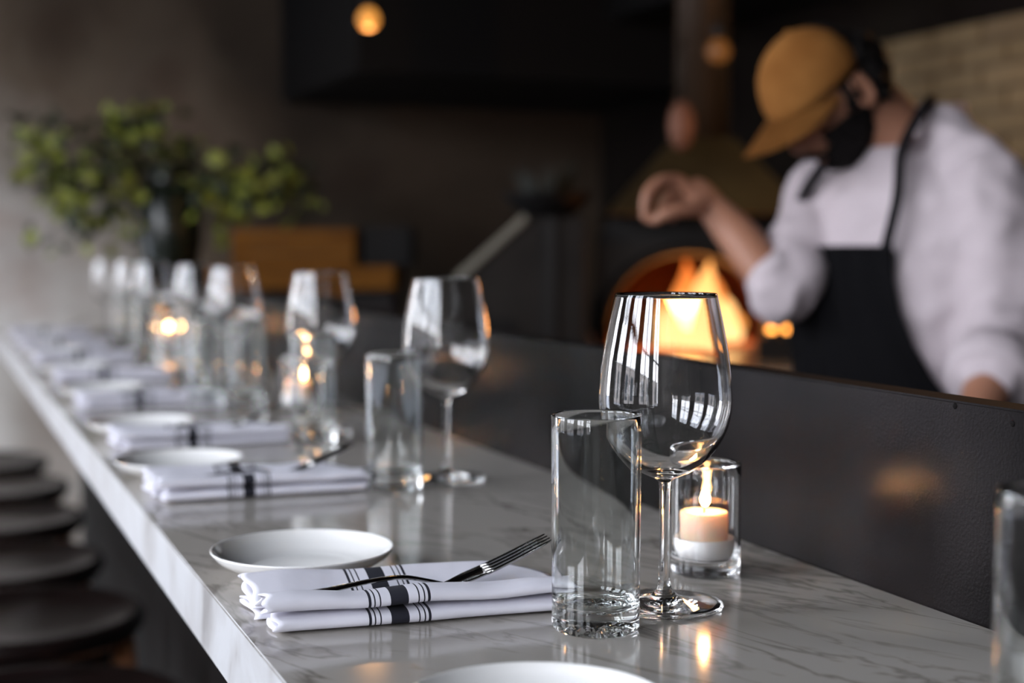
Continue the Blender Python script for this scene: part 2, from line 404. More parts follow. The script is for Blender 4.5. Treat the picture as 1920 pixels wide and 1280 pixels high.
for (px_, py_) in ((1899, 794), (1791, 761)):
    pp = P(px_, py_, 1); d = (pp - CAM); d = CAM + d * (.643 / d.x)
    b = bmesh.new(); ball(b, (0, 0, 0), .0012, .0022, .0022, seg=8)
    obj('rivet_hole', b, M['slab_top'], pan, loc=d)

# ------------------------------------------------------------------ glassware
def glass_profile():
    out_b = catmull([(.0042, .088), (.0075, .0905), (.018, .0955), (.031, .106), (.0415, .1215), (.0462, .140), (.0459, .156), (.0437, .176), (.0398, .197), (.0352, .2185)], 6)
    in_b = catmull([(.0343, .2187), (.0388, .197), (.0428, .176), (.0450, .156), (.0453, .140), (.0405, .1225), (.0298, .1080), (.0165, .0985), (.006, .0955), (0, .0953)], 6)
    bowl = out_b + [(.0348, .2193)] + in_b
    stem = catmull([(.0056, .0125), (.0042, .018), (.0036, .03), (.0034, .055), (.0036, .08), (.0042, .088)], 5)
    foot = [(0, .0012), (.036, .0010), (.0405, .0008), (.0418, .0014), (.0413, .0026)] + catmull([(.036, .0034), (.020, .0056), (.010, .0084), (.0056, .0125)], 5)
    return bowl, stem, foot
GLX = [(0.4716, .870), (.515, 1.445), (.492, 1.885), (.49, 2.47), (.49, 2.84), (.49, 3.44), (.49, 3.82), (.49, 4.36)]
bowl, stem, foot = glass_profile()
wg = empty('wine_glass', (0, 0, 0))
obj('bowl', lathe(bmesh.new(), bowl, 72), M['glass'], wg, True)
obj('stem', lathe(bmesh.new(), stem, 24), M['glass'], wg, True)
obj('foot', lathe(bmesh.new(), foot, 64), M['glass'], wg, True)
WL = ['large clear wine glass in sharp focus behind the nearest whole tumbler',
      'second wine glass from the camera, slightly blurred, before the dark panel',
      'third wine glass from the camera, with candle glints low in its bowl',
      'fourth wine glass from the camera, rising out of a pair of tumblers',
      'fifth wine glass from the camera, with a bright white window streak',
      'sixth wine glass from the camera, just left of a far candle flame',
      'seventh wine glass from the camera, blurred, second last in the row',
      'last wine glass at the far end of the bar, leftmost and smallest']
for i, (x, y) in enumerate(GLX):
    o = wg if i == 0 else copy_tree(wg)
    o.location = (x, y, CZ); o.rotation_euler.z = i * 1.3; tag(o, WL[i], 'wine glass', 'wine glasses set out along the bar')

def tumbler_mesh(seed):
    R = .0298; H_ = .1420
    def outer(r, z, a):
        return r, z
    def jit(r, z, a):
        # moulded pattern of dimples under the foot and a wavy inside floor
        if z < .004 and r < .024:
            return r, z + .0022 * (.5 + .5 * math.sin(9 * a + r * 900)) * (1 if r > .004 else 0)
        if .0135 < z < .0175 and r < .024:
            return r, z + .0012 * math.sin(7 * a + r * 700 + seed)
        return r, z
    prof = [(0, .0018), (.005, .0018), (.009, .002), (.013, .002), (.017, .0018), (.021, .0014), (.0245, .0006), (.0262, 0.0002), (.0280, .0010), (.0288, .0030), (.0290, .0075)]
    prof += [(.0290 + (R - .0290) * t, .0075 + (H_ - .0085) * t) for t in [i / 14 for i in range(1, 15)]]
    prof += [(R - .0003, H_ - .0003), (R - .0009, H_), (R - .0015, H_ - .0006), (R - .0017, H_ - .002)]
    prof += [(R - .0018 - .0008 * t, H_ - .002 - (H_ - .024) * t) for t in [i / 12 for i in range(1, 13)]]
    prof += [(.0262, .0185), (.0245, .0166), (.021, .0155), (.016, .0150), (.011, .0150), (.006, .0152), (0, .0152)]
    return lathe(bmesh.new(), prof, 72, jit)
tm = obj('tumbler', tumbler_mesh(0), M['thick_glass'], None, True)
TB = [(.402, .8355, 'tall clear straight-sided tumbler in sharp focus beside the large wine glass'),
      (.446, 1.412, 'second tall tumbler from the camera, standing right of the second napkin'),
      (.458, 1.795, 'tall tumbler by the third napkin with a candle showing through it'),
      (.455, 2.20, 'right one of two tumblers standing together before the fourth wine glass'),
      (.400, 2.238, 'left one of two tumblers standing together before the fourth wine glass'),
      (.462, 2.755, 'tall blurred tumbler beside the fifth wine glass'),
      (.462, 3.355, 'tall blurred tumbler beside the sixth wine glass'),
      (.462, 3.735, 'far blurred tumbler beside the seventh wine glass'),
      (.466, .487, 'foreground tumbler cut off by the right edge of the picture')]
for i, (x, y, lb) in enumerate(TB):
    o = tm if i == 0 else tm.copy()
    if i: C.objects.link(o)
    o.location = (x, y, CZ); o.rotation_euler.z = i * .9; tag(o, lb, 'tumbler', 'tall water tumblers along the bar')

# candles: glass holder (thing) and candle (thing)
def holder_mesh():
    R = .027; H_ = .086
    prof = [(0, .0015), (.018, .0012), (.0235, .0003), (.0260, .0008), (.0268, .0025)] + [(R, .006 + (H_ - .007) * i / 8) for i in range(9)]
    prof += [(R - .0006, H_), (R - .0014, H_ - .0005), (R - .0017, H_ - .003)] + [(R - .0018, H_ - .003 - (H_ - .018) * i / 8) for i in range(1, 9)]
    prof += [(.0240, .0135), (.0215, .0125), (.012, .0122), (0, .0122)]
    return lathe(bmesh.new(), prof, 56)
CN = [(.551, .950, 'nearest candle holder, clear glass, against the dark panel'), (.520, 2.13, 'second clear glass candle holder along the bar, between tumblers'),
      (.545, 3.56, 'farthest clear glass candle holder along the bar, mostly hidden by glasses')]
ch0 = None
for i, (x, y, lb) in enumerate(CN):
    if ch0 is None:
        ch0 = obj('candle_holder', holder_mesh(), M['glass'], None, True)
        cd0 = empty('candle', (0, 0, 0))
        obj('wax_cup', lathe(bmesh.new(), [(0, 0), (.0225, 0), (.0232, .0006), (.0232, .0155), (.0226, .016), (.0222, .015), (.0222, .0135), (0, .0135)], 48), M['cup'], cd0, True)
        obj('wax', lathe(bmesh.new(), [(0, .0137), (.0178, .0137), (.0184, .015), (.0187, .0335), (.0182, .0352), (.0168, .0354), (.006, .0342), (0, .034)], 48), M['wax'], cd0, True)
        b = bmesh.new(); tube(b, [(0, 0, .034), (.0004, 0, .038), (.0012, 0, .0405)], .0007, 6); obj('wick', b, M['black'], cd0, True)
        fl = lathe(bmesh.new(), [(0, 0), (.0022, .0012), (.0038, .0042), (.0040, .007), (.0030, .0105), (.0014, .0145), (0, .0175)], 16)
        fo = obj('flame', fl, M['candle_flame'], cd0, True, loc=(.0008, 0, .0385))
        ho, co = ch0, cd0
    else:
        ho = ch0.copy(); C.objects.link(ho); co = copy_tree(cd0)
    ho.location = (x, y, CZ); tag(ho, lb, 'candle holder', 'clear glass candle holders along the bar')
    co.location = (x - .0015, y, CZ + .0126); tag(co, ['lit white candle burning in the nearest glass holder', 'lit white candle in the second holder, seen through tumblers', 'lit white candle in the farthest holder, a small round glow'][i], 'candle', 'lit white candles along the bar')

# plates
pl_prof = [(0, .0022), (.034, .0022), (.036, .0005), (.039, .0005), (.041, .0028), (.052, .0062), (.064, .0125), (.0695, .0185), (.0702, .0200), (.0694, .0206), (.0680, .0198),
           (.0625, .0148), (.051, .0088), (.043, .0062), (.038, .0052), (.02, .0050), (0, .0050)]
pc = catmull(pl_prof, 4)
pc[0] = (0, .0022)
plt = obj('side_plate', lathe(bmesh.new(), [(max(r, 0), z) for r, z in pc], 72), M['china'], None, True)
PLT = [(.262, 1.066, 'white coupe side plate just beyond the sharpest folded napkin'), (.250, 1.580, 'white side plate behind the second napkin from the camera'),
       (.258, 1.945, 'white side plate behind the third napkin from the camera'), (.262, 2.46, 'blurred white side plate behind the fourth napkin'), (.262, 2.94, 'blurred white side plate behind the fifth napkin'),
       (.262, 3.42, 'far blurred white side plate behind the sixth napkin'), (.262, 3.92, 'far blurred white side plate behind the seventh napkin'), (.262, 4.42, 'last white side plate at the far end of the bar'),
       (.280, .652, 'nearest white side plate cut off by the bottom edge of the picture')]
for i, (x, y, lb) in enumerate(PLT):
    o = plt if i == 0 else plt.copy()
    if i: C.objects.link(o)
    o.location = (x, y, CZ); tag(o, lb, 'plate', 'white side plates along the bar')

# folded napkins: a cloth strip folded back and forth, cross-section in y/z, drawn out along x
def napkin_mesh(seed):
    prof = [(.030, .0022), (.006, .0016), (-.004, .0018), (-.0075, .0045), (-.0065, .0085), (.000, .0108), (.018, .0112), (.026, .0125),
            (.019, .0142), (.004, .0138), (-.004, .0148), (-.0065, .0180), (-.0045, .0222), (.002, .0245), (.012, .0240), (.021, .0200), (.028, .0145),
            (.033, .0115), (.040, .0112), (.050, .0135), (.066, .0185), (.080, .0222), (.087, .0225), (.0895, .0200), (.0885, .0160), (.080, .0130), (.062, .0085),
            (.050, .0060), (.062, .0052), (.078, .0062), (.086, .0058), (.088, .0035), (.084, .0018), (.060, .0010), (.036, .0010)]
    cp = catmull(prof, 4); nx = 44; bm = bmesh.new(); uvl = bm.loops.layers.uv.new('UVMap'); rows = []
    Lx = .205
    for i, (y, z) in enumerate(cp):
        row = []
        far = max(0, (y - .045) / .045)
        for j in range(nx + 1):
            t = j / nx
            s = i / len(cp)
            x0 = .0 + .010 * (1 - far) * (1 if s < .25 else .35) - .002 * math.sin(i * .7)
            x1 = Lx + .012 - .045 * far * far + .004 * math.sin(i * .35)
            x = x0 + (x1 - x0) * t
            taper = 1 - .18 * t if y > .04 else 1
            yy = y + .0018 * noise.noise(Vector((x * 14, s * 5, seed))) + (-.004 + .020 * t) * far * (-1 if True else 1) * .6
            puff = 1 + .10 * noise.noise(Vector((x * 22, s * 7, seed + 5)))
            zz = z * puff * (1 - .10 * t)
            row.append((bm.verts.new((x, yy, max(zz, .0010 if i else .0010))), x))
        rows.append(row)
    for i in range(len(rows) - 1):
        for j in range(nx):
            q = (rows[i][j], rows[i][j + 1], rows[i + 1][j + 1], rows[i + 1][j])
            f = bm.faces.new([v for v, _ in q])
            for lp, (v, x) in zip(f.loops, q): lp[uvl].uv = (.5 + (x - .092) / .24, 0)
    bm.normal_update()
    bmesh.ops.solidify(bm, geom=bm.faces[:], thickness=.0011)
    return bm
def fork_parts(root):
    # along +x: handle, arched neck, four tines curving up
    pts = catmull([(-.004, 0, .0005), (.03, 0, .0040), (.06, 0, .0085), (.082, 0, .0098), (.100, 0, .0062), (.114, 0, .0022)], 6)
    n = len(pts); bm = bmesh.new(); rings = []
    for i, p in enumerate(pts):
        t = i / (n - 1)
        w = .0062 * (1 - t) ** 1.5 + .0024 + (.0035 * max(0, (t - .9) / .1)); h = .0011 + .0005 * t
        rings.append([bm.verts.new((p[0], p[1] + w * math.cos(a), p[2] + h * math.sin(a))) for a in [2 * PI * k / 12 for k in range(12)]])
    for A, B in zip(rings, rings[1:]):
        for k in range(12): bm.faces.new((A[k], A[(k + 1) % 12], B[(k + 1) % 12], B[k]))
    bm.faces.new(rings[0]); bm.faces.new(rings[-1][::-1])
    obj('handle', bm, M['steel'], root, True)
    zc = lambda x: .0022 + .30 * max(0, x - .114) + 2.0 * max(0, x - .116) ** 2
    bm = bmesh.new(); rows = []
    for i in range(9):
        x = .1125 + .030 * i / 8; w = .0055 + .0068 * math.sin(min(1, i / 5) * PI / 2)
        rows.append([[bm.verts.new((x, w * (k - 3) / 3, zc(x) - .0016 * (1 - ((k - 3) / 3) ** 2) + dz)) for k in range(7)] for dz in (0, .0014)])
    for A, B in zip(rows, rows[1:]):
        for s in (0, 1):
            for k in range(6): bm.faces.new((A[s][k], A[s][k + 1], B[s][k + 1], B[s][k]))
        for k in (0, 6): bm.faces.new((A[0][k], B[0][k], B[1][k], A[1][k]))
    for R_ in (rows[0], rows[-1]):
        for k in range(6): bm.faces.new((R_[0][k], R_[0][k + 1], R_[1][k + 1], R_[1][k]))
    bmesh.ops.recalc_face_normals(bm, faces=bm.faces)
    obj('fork_head', bm, M['steel'], root, True)
    for k in range(4):
        y = -.0105 + .0070 * k; bm = bmesh.new()
        tp = []
        for i in range(9):
            x = .140 + .047 * i / 8; tp.append((x, y * (1 - .06 * i / 8), zc(x) + .0004 - .0020 * (i / 8) ** 2))
        tube(bm, tp, [.0013] * 6 + [.0012, .0010, .0005], 8)
        obj('tine', bm, M['steel'], root, True)
NP = [(.192, .902, 'white striped napkin in sharp focus with a fork tucked in its fold'), (.200, 1.415, 'second striped napkin from the camera, before the second wine glass'),
      (.210, 1.80, 'third striped napkin from the camera, between two side plates'), (.210, 2.29, 'fourth striped napkin from the camera, blurred'), (.210, 2.78, 'fifth striped napkin from the camera, blurred'),
      (.210, 3.27, 'sixth striped napkin from the camera, far and blurred'), (.210, 3.77, 'seventh striped napkin from the camera, far and blurred'), (.210, 4.27, 'farthest striped napkin near the end of the bar')]
meshes = []
fk0 = empty('fork', (0, 0, 0)); fork_parts(fk0)
for i, (x, y, lb) in enumerate(NP):
    if i < 3:
        no = obj('napkin', napkin_mesh(i * 3.7), M['linen'], None, True); meshes.append(no.data)
    else:
        no = bpy.data.objects.new('napkin', meshes[i % 3]); C.objects.link(no)
    rz = [math.radians(-6), math.radians(-1), 0, math.radians(-2)][i % 4] if i else math.radians(-4.5)
    no.location = (x, y, CZ); no.rotation_euler.z = rz; tag(no, lb, 'napkin', 'folded striped napkins along the bar')
    fk = fk0 if i == 0 else copy_tree(fk0)
    fk.location = Vector((x, y, CZ)) + Matrix.Rotation(rz, 3, 'Z') @ Vector((.022, .038, .0135)); fk.rotation_euler.z = rz + math.radians(-3)
    tag(fk, ['dark steel fork in sharp focus lying in the nearest napkin', 'fork lying in the second napkin from the camera', 'fork lying in the third napkin from the camera', 'fork in the fourth napkin, hardly visible',
             'fork in the fifth napkin, hardly visible', 'fork in the sixth napkin, hardly visible', 'fork in the seventh napkin, hardly visible', 'fork in the farthest napkin, hardly visible'][i], 'fork', 'forks laid on the napkins')

# ------------------------------------------------------------------ bar stools
st0 = empty('bar_stool', (0, 0, 0)); SH = .72
seat = lathe(bmesh.new(), [(0, SH - .045), (.165, SH - .045), (.188, SH - .036), (.200, SH - .020), (.202, SH - .008), (.196, SH + .001), (.186, SH + .002), (.172, SH - .004), (.12, SH - .013), (.05, SH - .016), (0, SH - .016)], 64)
obj('seat', seat, M['dark_wood'], st0, True)
for a in (-28, 28, 152, 208):
    c, s_ = math.cos(math.radians(a)), math.sin(math.radians(a)); b = bmesh.new()
    tube(b, [(.170 * c, .170 * s_, SH - .04), (.195 * c, .195 * s_, .35), (.215 * c, .215 * s_, 0.0)], [.019, .018, .014], 12); obj('leg', b, M['warm_wood'], st0, True)
b = bmesh.new(); tube(b, [(.190 * math.cos(2 * PI * k / 32), .190 * math.sin(2 * PI * k / 32), .26) for k in range(33)], .009, 8); obj('foot_ring', b, M['black_metal'], st0, True)
b = bmesh.new(); ap = lathe(b, [(.138, SH - .085), (.146, SH - .085), (.146, SH - .044), (.138, SH - .044), (.138, SH - .085)], 40); obj('apron_ring', ap, M['dark_wood'], st0, True)
SL = ['dark round bar stool lowest in the bottom left corner', 'dark round bar stool second from the bottom left corner', 'dark glossy bar stool third from the bottom left corner',
      'blurred bar stool fourth from the bottom left corner', 'blurred bar stool fifth from the bottom left corner', 'farthest bar stool below the end of the marble bar']
for i, y in enumerate([1.93, 2.44, 2.88, 3.36, 3.82, 4.28]):
    o = st0 if i == 0 else copy_tree(st0)
    o.location = (.115 + .01 * math.sin(i * 2.1), y, 0); o.rotation_euler.z = .12 * math.sin(i * 1.7); tag(o, SL[i], 'bar stool', 'round bar stools under the bar')

# ------------------------------------------------------------------ far end: vase with branches, plinth, crates
pn = empty('plinth', (P(318, 480, 5.0).x, P(318, 480, 5.0).y, 0), 0, 'dark square plinth standing past the end of the bar under the vase', 'plinth')
obj('body', bx(-.12, .12, -.12, .12, 0, 1.22, bev=.006), M['bar_base'], pn); obj('top', bx(-.13, .13, -.13, .13, 1.22, 1.25, bev=.004), M['black'], pn)
vx_, vy_ = pn.location.x, pn.location.y
vs = lathe(bmesh.new(), catmull([(.0, 0), (.085, 0), (.105, .05), (.115, .14), (.10, .24), (.075, .31), (.085, .36), (.078, .36), (.068, .31), (.092, .24), (.105, .14), (.09, .03), (0, .02)], 4), 40)
for v in vs.verts:
    if v.co.z < 0: v.co.z = 0
tag(obj('vase', vs, M['vase'], None, True, loc=(vx_, vy_, 1.25)), 'dark glazed vase on a plinth holding leafy green branches', 'vase')
pt = empty('leafy_branches', (vx_, vy_, 1.55), 0, 'arrangement of leafy green branches spreading from the dark vase', 'plant')
base = Vector((vx_, vy_, 1.55))
clusters = [(95, 290, 30), (75, 255, 18), (110, 350, 26), (150, 370, 16), (165, 310, 16), (225, 290, 34), (240, 240, 34), (205, 330, 18), (270, 235, 24), (285, 290, 18), (215, 425, 14), (180, 385, 14), (230, 380, 12),
            (400, 350, 26), (420, 335, 22), (450, 365, 26), (415, 390, 14), (515, 345, 16), (545, 330, 8), (575, 368, 12), (380, 330, 14), (260, 350, 18), (85, 440, 5), (130, 400, 8), (330, 280, 14), (360, 300, 10)]
lmesh = []
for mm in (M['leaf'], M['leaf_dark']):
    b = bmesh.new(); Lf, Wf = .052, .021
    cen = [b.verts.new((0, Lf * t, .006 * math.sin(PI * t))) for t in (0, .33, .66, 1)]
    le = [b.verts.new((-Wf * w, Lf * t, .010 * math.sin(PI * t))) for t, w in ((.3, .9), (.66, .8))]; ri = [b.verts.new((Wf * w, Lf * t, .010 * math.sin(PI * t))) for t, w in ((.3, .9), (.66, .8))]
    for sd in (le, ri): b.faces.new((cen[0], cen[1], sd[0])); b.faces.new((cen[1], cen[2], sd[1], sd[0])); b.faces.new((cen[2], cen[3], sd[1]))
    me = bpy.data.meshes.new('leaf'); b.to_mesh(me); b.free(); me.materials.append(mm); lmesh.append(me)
extra = bmesh.new(); cnt = 0
for (cx, cyy, n) in clusters:
    ctr = P(cx, cyy, 4.95 + random.uniform(-.25, .25)); b = bmesh.new()
    mid = (base + ctr) / 2 + Vector((0, 0, .06))
    tube(b, catmull([tuple(base - Vector((0, 0, .12))), tuple(mid - base + base), tuple(ctr)], 5), [.006 - .0004 * k for k in range(11)], 6)
    for v in b.verts: v.co -= base
    obj('branch', b, M['twig'], pt, True)
    for k in range(n):
        pos = ctr + Vector([random.gauss(0, .042) for _ in range(3)])
        rot = Quaternion([random.gauss(0, 1) for _ in range(4)]).normalized()
        light = random.random() < .62
        if cnt < 296 and light:
            o = bpy.data.objects.new('leaf', lmesh[0]); C.objects.link(o); o.parent = pt
            o.location = pos - base; o.rotation_mode = 'QUATERNION'; o.rotation_quaternion = rot; s_ = random.uniform(.75, 1.35); o.scale = (s_, s_, s_); cnt += 1
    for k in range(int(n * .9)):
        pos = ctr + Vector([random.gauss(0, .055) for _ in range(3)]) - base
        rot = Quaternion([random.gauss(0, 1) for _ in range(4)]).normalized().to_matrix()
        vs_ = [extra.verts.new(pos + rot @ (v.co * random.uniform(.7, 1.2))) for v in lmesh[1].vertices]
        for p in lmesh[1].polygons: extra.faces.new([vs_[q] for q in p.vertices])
tag(obj('foliage', extra, M['leaf_dark'], pt), 'small leaves filling in between, coloured as in shade', kind='stuff')

# wooden cabinet with crate on it, beyond the bar on the kitchen side
cl = P(400, 520, 4.75); cr_ = P(742, 520, 4.75)
cab = empty('back_cabinet', ((cl.x + cr_.x) / 2, (cl.y + cr_.y) / 2, 0), math.atan2(cr_.y - cl.y, cr_.x - cl.x), 'low dark cabinet with an amber wooden top at the far end of the kitchen', 'cabinet')
hw = (cr_ - cl).length / 2; tz = P(560, 500, 4.7).z
obj('body', bx(-hw + .02, hw - .02, 0, .42, 0, tz - .085), M['bar_base'], cab)
obj('top', bx(-hw, hw, -.03, .45, tz - .075, tz, bev=.005), M['crate_wood'], cab)
for k in (-1, 1): obj('door', bx(-hw * .98 if k < 0 else .01, -.01 if k < 0 else hw * .98, -.018, 0, .08, tz - .1), M['dark_wood'], cab)
ct = empty('wooden_crate', cab.location + Vector((0, 0, tz)), cab.rotation_euler.z, 'amber wooden slatted crate standing on the far cabinet', 'crate')
x0, x1 = -hw + .06, -hw + .06 + .41
for z in (.004, .046, .088): obj('slat', bx(x0, x1, .02, .032, z, z + .036, bev=.002), M['crate_wood'], ct)
for z in (.004, .046, .088): obj('slat', bx(x0, x1, .268, .28, z, z + .036, bev=.002), M['crate_wood'], ct)
for xx in (x0, x1 - .012): obj('side_panel', bx(xx, xx + .012, .032, .268, .002, .124), M['crate_wood'], ct)
obj('bottom', bx(x0, x1, .032, .268, 0, .008), M['crate_wood'], ct)
bk = obj('black_box', bx(0, .17, 0, .2, 0, .135, bev=.01), M['black'], None, loc=cab.matrix_world @ Vector((0, 0, 0)))
bk.location = cab.location + Matrix.Rotation(cab.rotation_euler.z, 3, 'Z') @ Vector((x1 + .02, .05, tz)); bk.rotation_euler.z = cab.rotation_euler.z
tag(bk, 'small black box beside the crate on the far cabinet', 'box')

# ------------------------------------------------------------------ oven group, facing the bar
OC = P(1290, 640, 4.0); OA = -math.radians(24)
OFL = P(1290, 646, 4.0).z                                   # oven floor height
ov = empty('wood_oven', (OC.x, OC.y, 0), OA, 'dark wood-fired oven with an arched mouth and a burning fire', 'oven')
def arch(w, h, n=18):                                       # arch outline, from left foot over the top to right foot
    return [(-w * math.cos(PI * i / n), h * (math.sin(PI * i / n) ** .8)) for i in range(n + 1)]
mw, mh = .225, .255
# front plate with the arch opening: strip between opening and outer outline
bm = bmesh.new(); A_ = arch(mw, mh); X0, X1, TOP = -.255, .46, .36
front = []; n = len(A_)
def outer_pt(i):
    a = PI * i / (n - 1); dx, dz = -math.cos(a), math.sin(a)
    t = min((X1 if dx > 0 else -X0) / max(abs(dx), 1e-6), TOP / max(dz, 1e-6)); return dx * t, dz * t
for d in (0, .14):
    front.append(([bm.verts.new((x, d, OFL + z)) for x, z in A_], [bm.verts.new((*[outer_pt(i)[0]], d, OFL + outer_pt(i)[1])) for i in range(n)]))
for i in range(n - 1):
    for d, (a, o_) in enumerate(front): bm.faces.new((a[i], a[i + 1], o_[i + 1], o_[i]))
    bm.faces.new((front[0][0][i], front[0][0][i + 1], front[1][0][i + 1], front[1][0][i]))
    bm.faces.new((front[0][1][i], front[0][1][i + 1], front[1][1][i + 1], front[1][1][i]))
bmesh.ops.recalc_face_normals(bm, faces=bm.faces)
obj('front_plate', bm, M['black_metal'], ov)
# arched iron lip
bm = bmesh.new(); tube(bm, [(x, -.012, OFL + z) for x, z in arch(mw + .015, mh + .015)], .017, 8); obj('mouth_rim', bm, M['black'], ov, True)
# brick dome inside: separate arched rings of brick
rr = bmesh.new(); prev = None
for k in range(13):
    t = k / 12; y = .14 + .78 * t; w = .24 + .018 * math.sin(PI * min(1, t * 1.1)) ; h = .26 + .04 * math.sin(PI * t)
    if t > .8: w *= 1 - (t - .8) * 2.2; h *= 1 - (t - .8) * 1.5
    ring = [rr.verts.new((x, y, OFL + z)) for x, z in arch(w, h, 20)]
    if prev:
        for i in range(20): rr.faces.new((prev[i], prev[i + 1], ring[i + 1], ring[i]))
    prev = ring
rr.faces.new(prev[::-1])
obj('dome_lining', rr, M['fire_brick'], ov)
obj('hearth_floor', bx(-.25, .45, -.02, .98, OFL - .04, OFL), M['fire_brick'], ov)
ds = bmesh.new(); prev = None
for k in range(13):
    t = k / 12; y = .14 + .84 * t; w = .275; h = .31 + .05 * math.sin(PI * t)
    if t > .8: w *= 1 - (t - .8) * 1.4; h *= 1 - (t - .8) * 1.2
    ring = [ds.verts.new((x + .015, y, OFL + z)) for x, z in arch(w, h, 20)]
    if prev:
        for i in range(20): ds.faces.new((prev[i], prev[i + 1], ring[i + 1], ring[i]))
    prev = ring
ds.faces.new(prev[::-1]); obj('dome_shell', ds, M['black'], ov, True)
obj('stand', bx(-.25, .46, 0, .98, 0, OFL - .04), M['black'], ov)
# logs and fire
for k, (x, y, a, r) in enumerate([(-.05, .31, 5, .030), (.06, .405, -5, .034), (-.02, .50, 3, .03), (.02, .405, 12, .026)]):
    b = bmesh.new(); tube(b, [(-.13, 0, 0), (0, .004, .003), (.13, 0, 0)], [r, r * 1.08, r * .95], 10)
    lg = obj('log', b, mat('charred_log', (.02, .012, .008), .9, bump=(30, .8, .01)), None)
    w_ = ov.matrix_basis @ Vector((x, y, OFL + r + (.078 if k == 3 else 0)))
    lg.location = w_; lg.rotation_euler = (0, 0, OA + math.radians(a)); tag(lg, ['charred log lying at the left in the oven fire', 'thick charred log lying at the right in the oven fire', 'charred log at the back of the oven fire', 'charred log laid across the others in the oven fire'][k], 'log', 'burning logs in the oven')
fr = empty('fire', ov.matrix_basis @ Vector((.03, .21, OFL)), OA, 'bright orange and yellow fire burning in the oven mouth', 'fire')
def tongue(x, y, w, h, lean, seed):
    b = bmesh.new(); rings = []
    for i in range(11):
        t = i / 10; r = w * (math.sin(PI * (t * .80 + .20)) ** .9 + .02) * (1 - .35 * t); cx = x + lean * t * t + .010 * math.sin(t * 7 + seed)
        if i == 10: r = .0008
        rings.append([b.verts.new((cx + r * math.cos(a) * (1 + .15 * math.sin(3 * a + seed)), y + .55 * r * math.sin(a), h * t)) for a in [2 * PI * q / 14 for q in range(14)]])
    for A, B in zip(rings, rings[1:]):
        for q in range(14): b.faces.new((A[q], A[(q + 1) % 14], B[(q + 1) % 14], B[q]))
    b.faces.new(rings[0][::-1]); b.faces.new(rings[-1]); return b
for (x, y, w, h, le, s_) in [(-.075, .03, .045, .13, .01, 1), (-.02, .05, .045, .24, .0, 2), (.115, .0, .050, .13, -.02, 5), (.06, .06, .05, .20, .01, 3)]:
    obj('flame', tongue(x, y, w, h, le, s_), M['fire'], fr, True)
for (x, y, w, h, le, s_) in [(-.03, -.01, .050, .135, .012, 4), (.045, -.02, .050, .235, -.006, 7), (.10, -.03, .045, .13, -.012, 8), (-.09, -.02, .035, .07, .01, 6), (.0, -.04, .045, .09, .0, 9)]:
    obj('flame', tongue(x, y, w, h, le, s_), M['fire_core'], fr, True)
ld = bpy.data.lights.new('fire_light', 'POINT'); ld.energy = 7; ld.color = (1, .36, .08); ld.shadow_soft_size = .08
lo = bpy.data.objects.new('fire_light', ld); C.objects.link(lo); lo.parent = fr; lo.location = (-.01, -.14, .14)
# stone ledge before the mouth
lc = P(1350, 668, 3.45)
le_ = empty('hearth_ledge', (lc.x, lc.y, 0), OA, 'polished stone ledge before the oven glowing with firelight', 'ledge')
obj('slab', bx(-.20, .62, -.16, .47, OFL - .055, OFL - .008, bev=.006), M['stone_ledge'], le_)
obj('support', bx(-.17, .58, -.12, .45, 0, OFL - .055), M['black'], le_)
for (px_, py_, s_, lb) in ((1447, 619, .011, 'dim orange round indicator light, left one of two beside the oven'), (1477, 619, .011, 'bright orange round indicator light, right one of two beside the oven')):
    q = P(px_, py_, 3.55); t_ = empty('indicator_lamp', q, 0, lb, 'lamp', 'orange indicator lights by the oven')
    b = bmesh.new(); ball(b, (0, 0, 0), s_, s_, s_, seg=12); obj('lens', b, M['ember'], t_, True)
    obj('housing', lathe(bmesh.new(), [(0, -.02), (.014, -.02), (.015, -.006), (.012, -.004), (0, -.004)], 20), M['black_metal'], t_, True)
q0 = P(1462, 640, 3.56)
cb = obj('control_box', bx(-.06, .06, -.03, .03, 0, q0.z - (OFL - .008) + .01, bev=.004), M['black'], None, loc=(q0.x, q0.y, OFL - .008)); cb.rotation_euler.z = OA
tag(cb, 'small black box with two orange lights beside the oven mouth', 'box')

# grey rendered block left of the oven with the slanted shoulder and its window-lit edge as a pale strip
bc = P(1000, 640, 3.85)
gb = empty('oven_block', (bc.x, bc.y, 0), OA, 'dark grey rendered block left of the oven with a slanted shoulder', 'block')
tp = P(1000, 408, 3.85).z
pr = [(-.25, 0), (.14, 0), (.14, tp), (-.02, tp), (-.20, tp - .16), (-.25, tp - .24)]
b = bmesh.new(); f1 = [b.verts.new((x, -.02, z)) for x, z in pr]; f2 = [b.verts.new((x, .55, z)) for x, z in pr]
b.faces.new(f1[::-1]); b.faces.new(f2)
for i in range(6): b.faces.new((f1[i], f1[(i + 1) % 6], f2[(i + 1) % 6], f2[i]))
bmesh.ops.recalc_face_normals(b, faces=b.faces); bmesh.ops.bevel(b, geom=b.edges[:], offset=.006, segments=1, affect='EDGES')
obj('body', b, M['oven_grey'], gb)
b = bmesh.new(); tube(b, [(-.205, -.03, tp - .165), (-.11, -.03, tp - .08), (-.02, -.03, tp + .0)], .011, 8, flat=((0, 1, 0), .35)); obj('lit_edge_strip', b, M['lit_oven_edge'], gb)  # pale colour paints the edge highlight of the window light
obj('post', bx(.035, .06, -.035, -.02, 0, tp), M['black_metal'], gb)
obj('dark_patch', bx(-.17, -.05, -.028, -.02, OFL - .06, OFL + .08, bev=.003), M['black'], gb)  # flat black patch on the block face
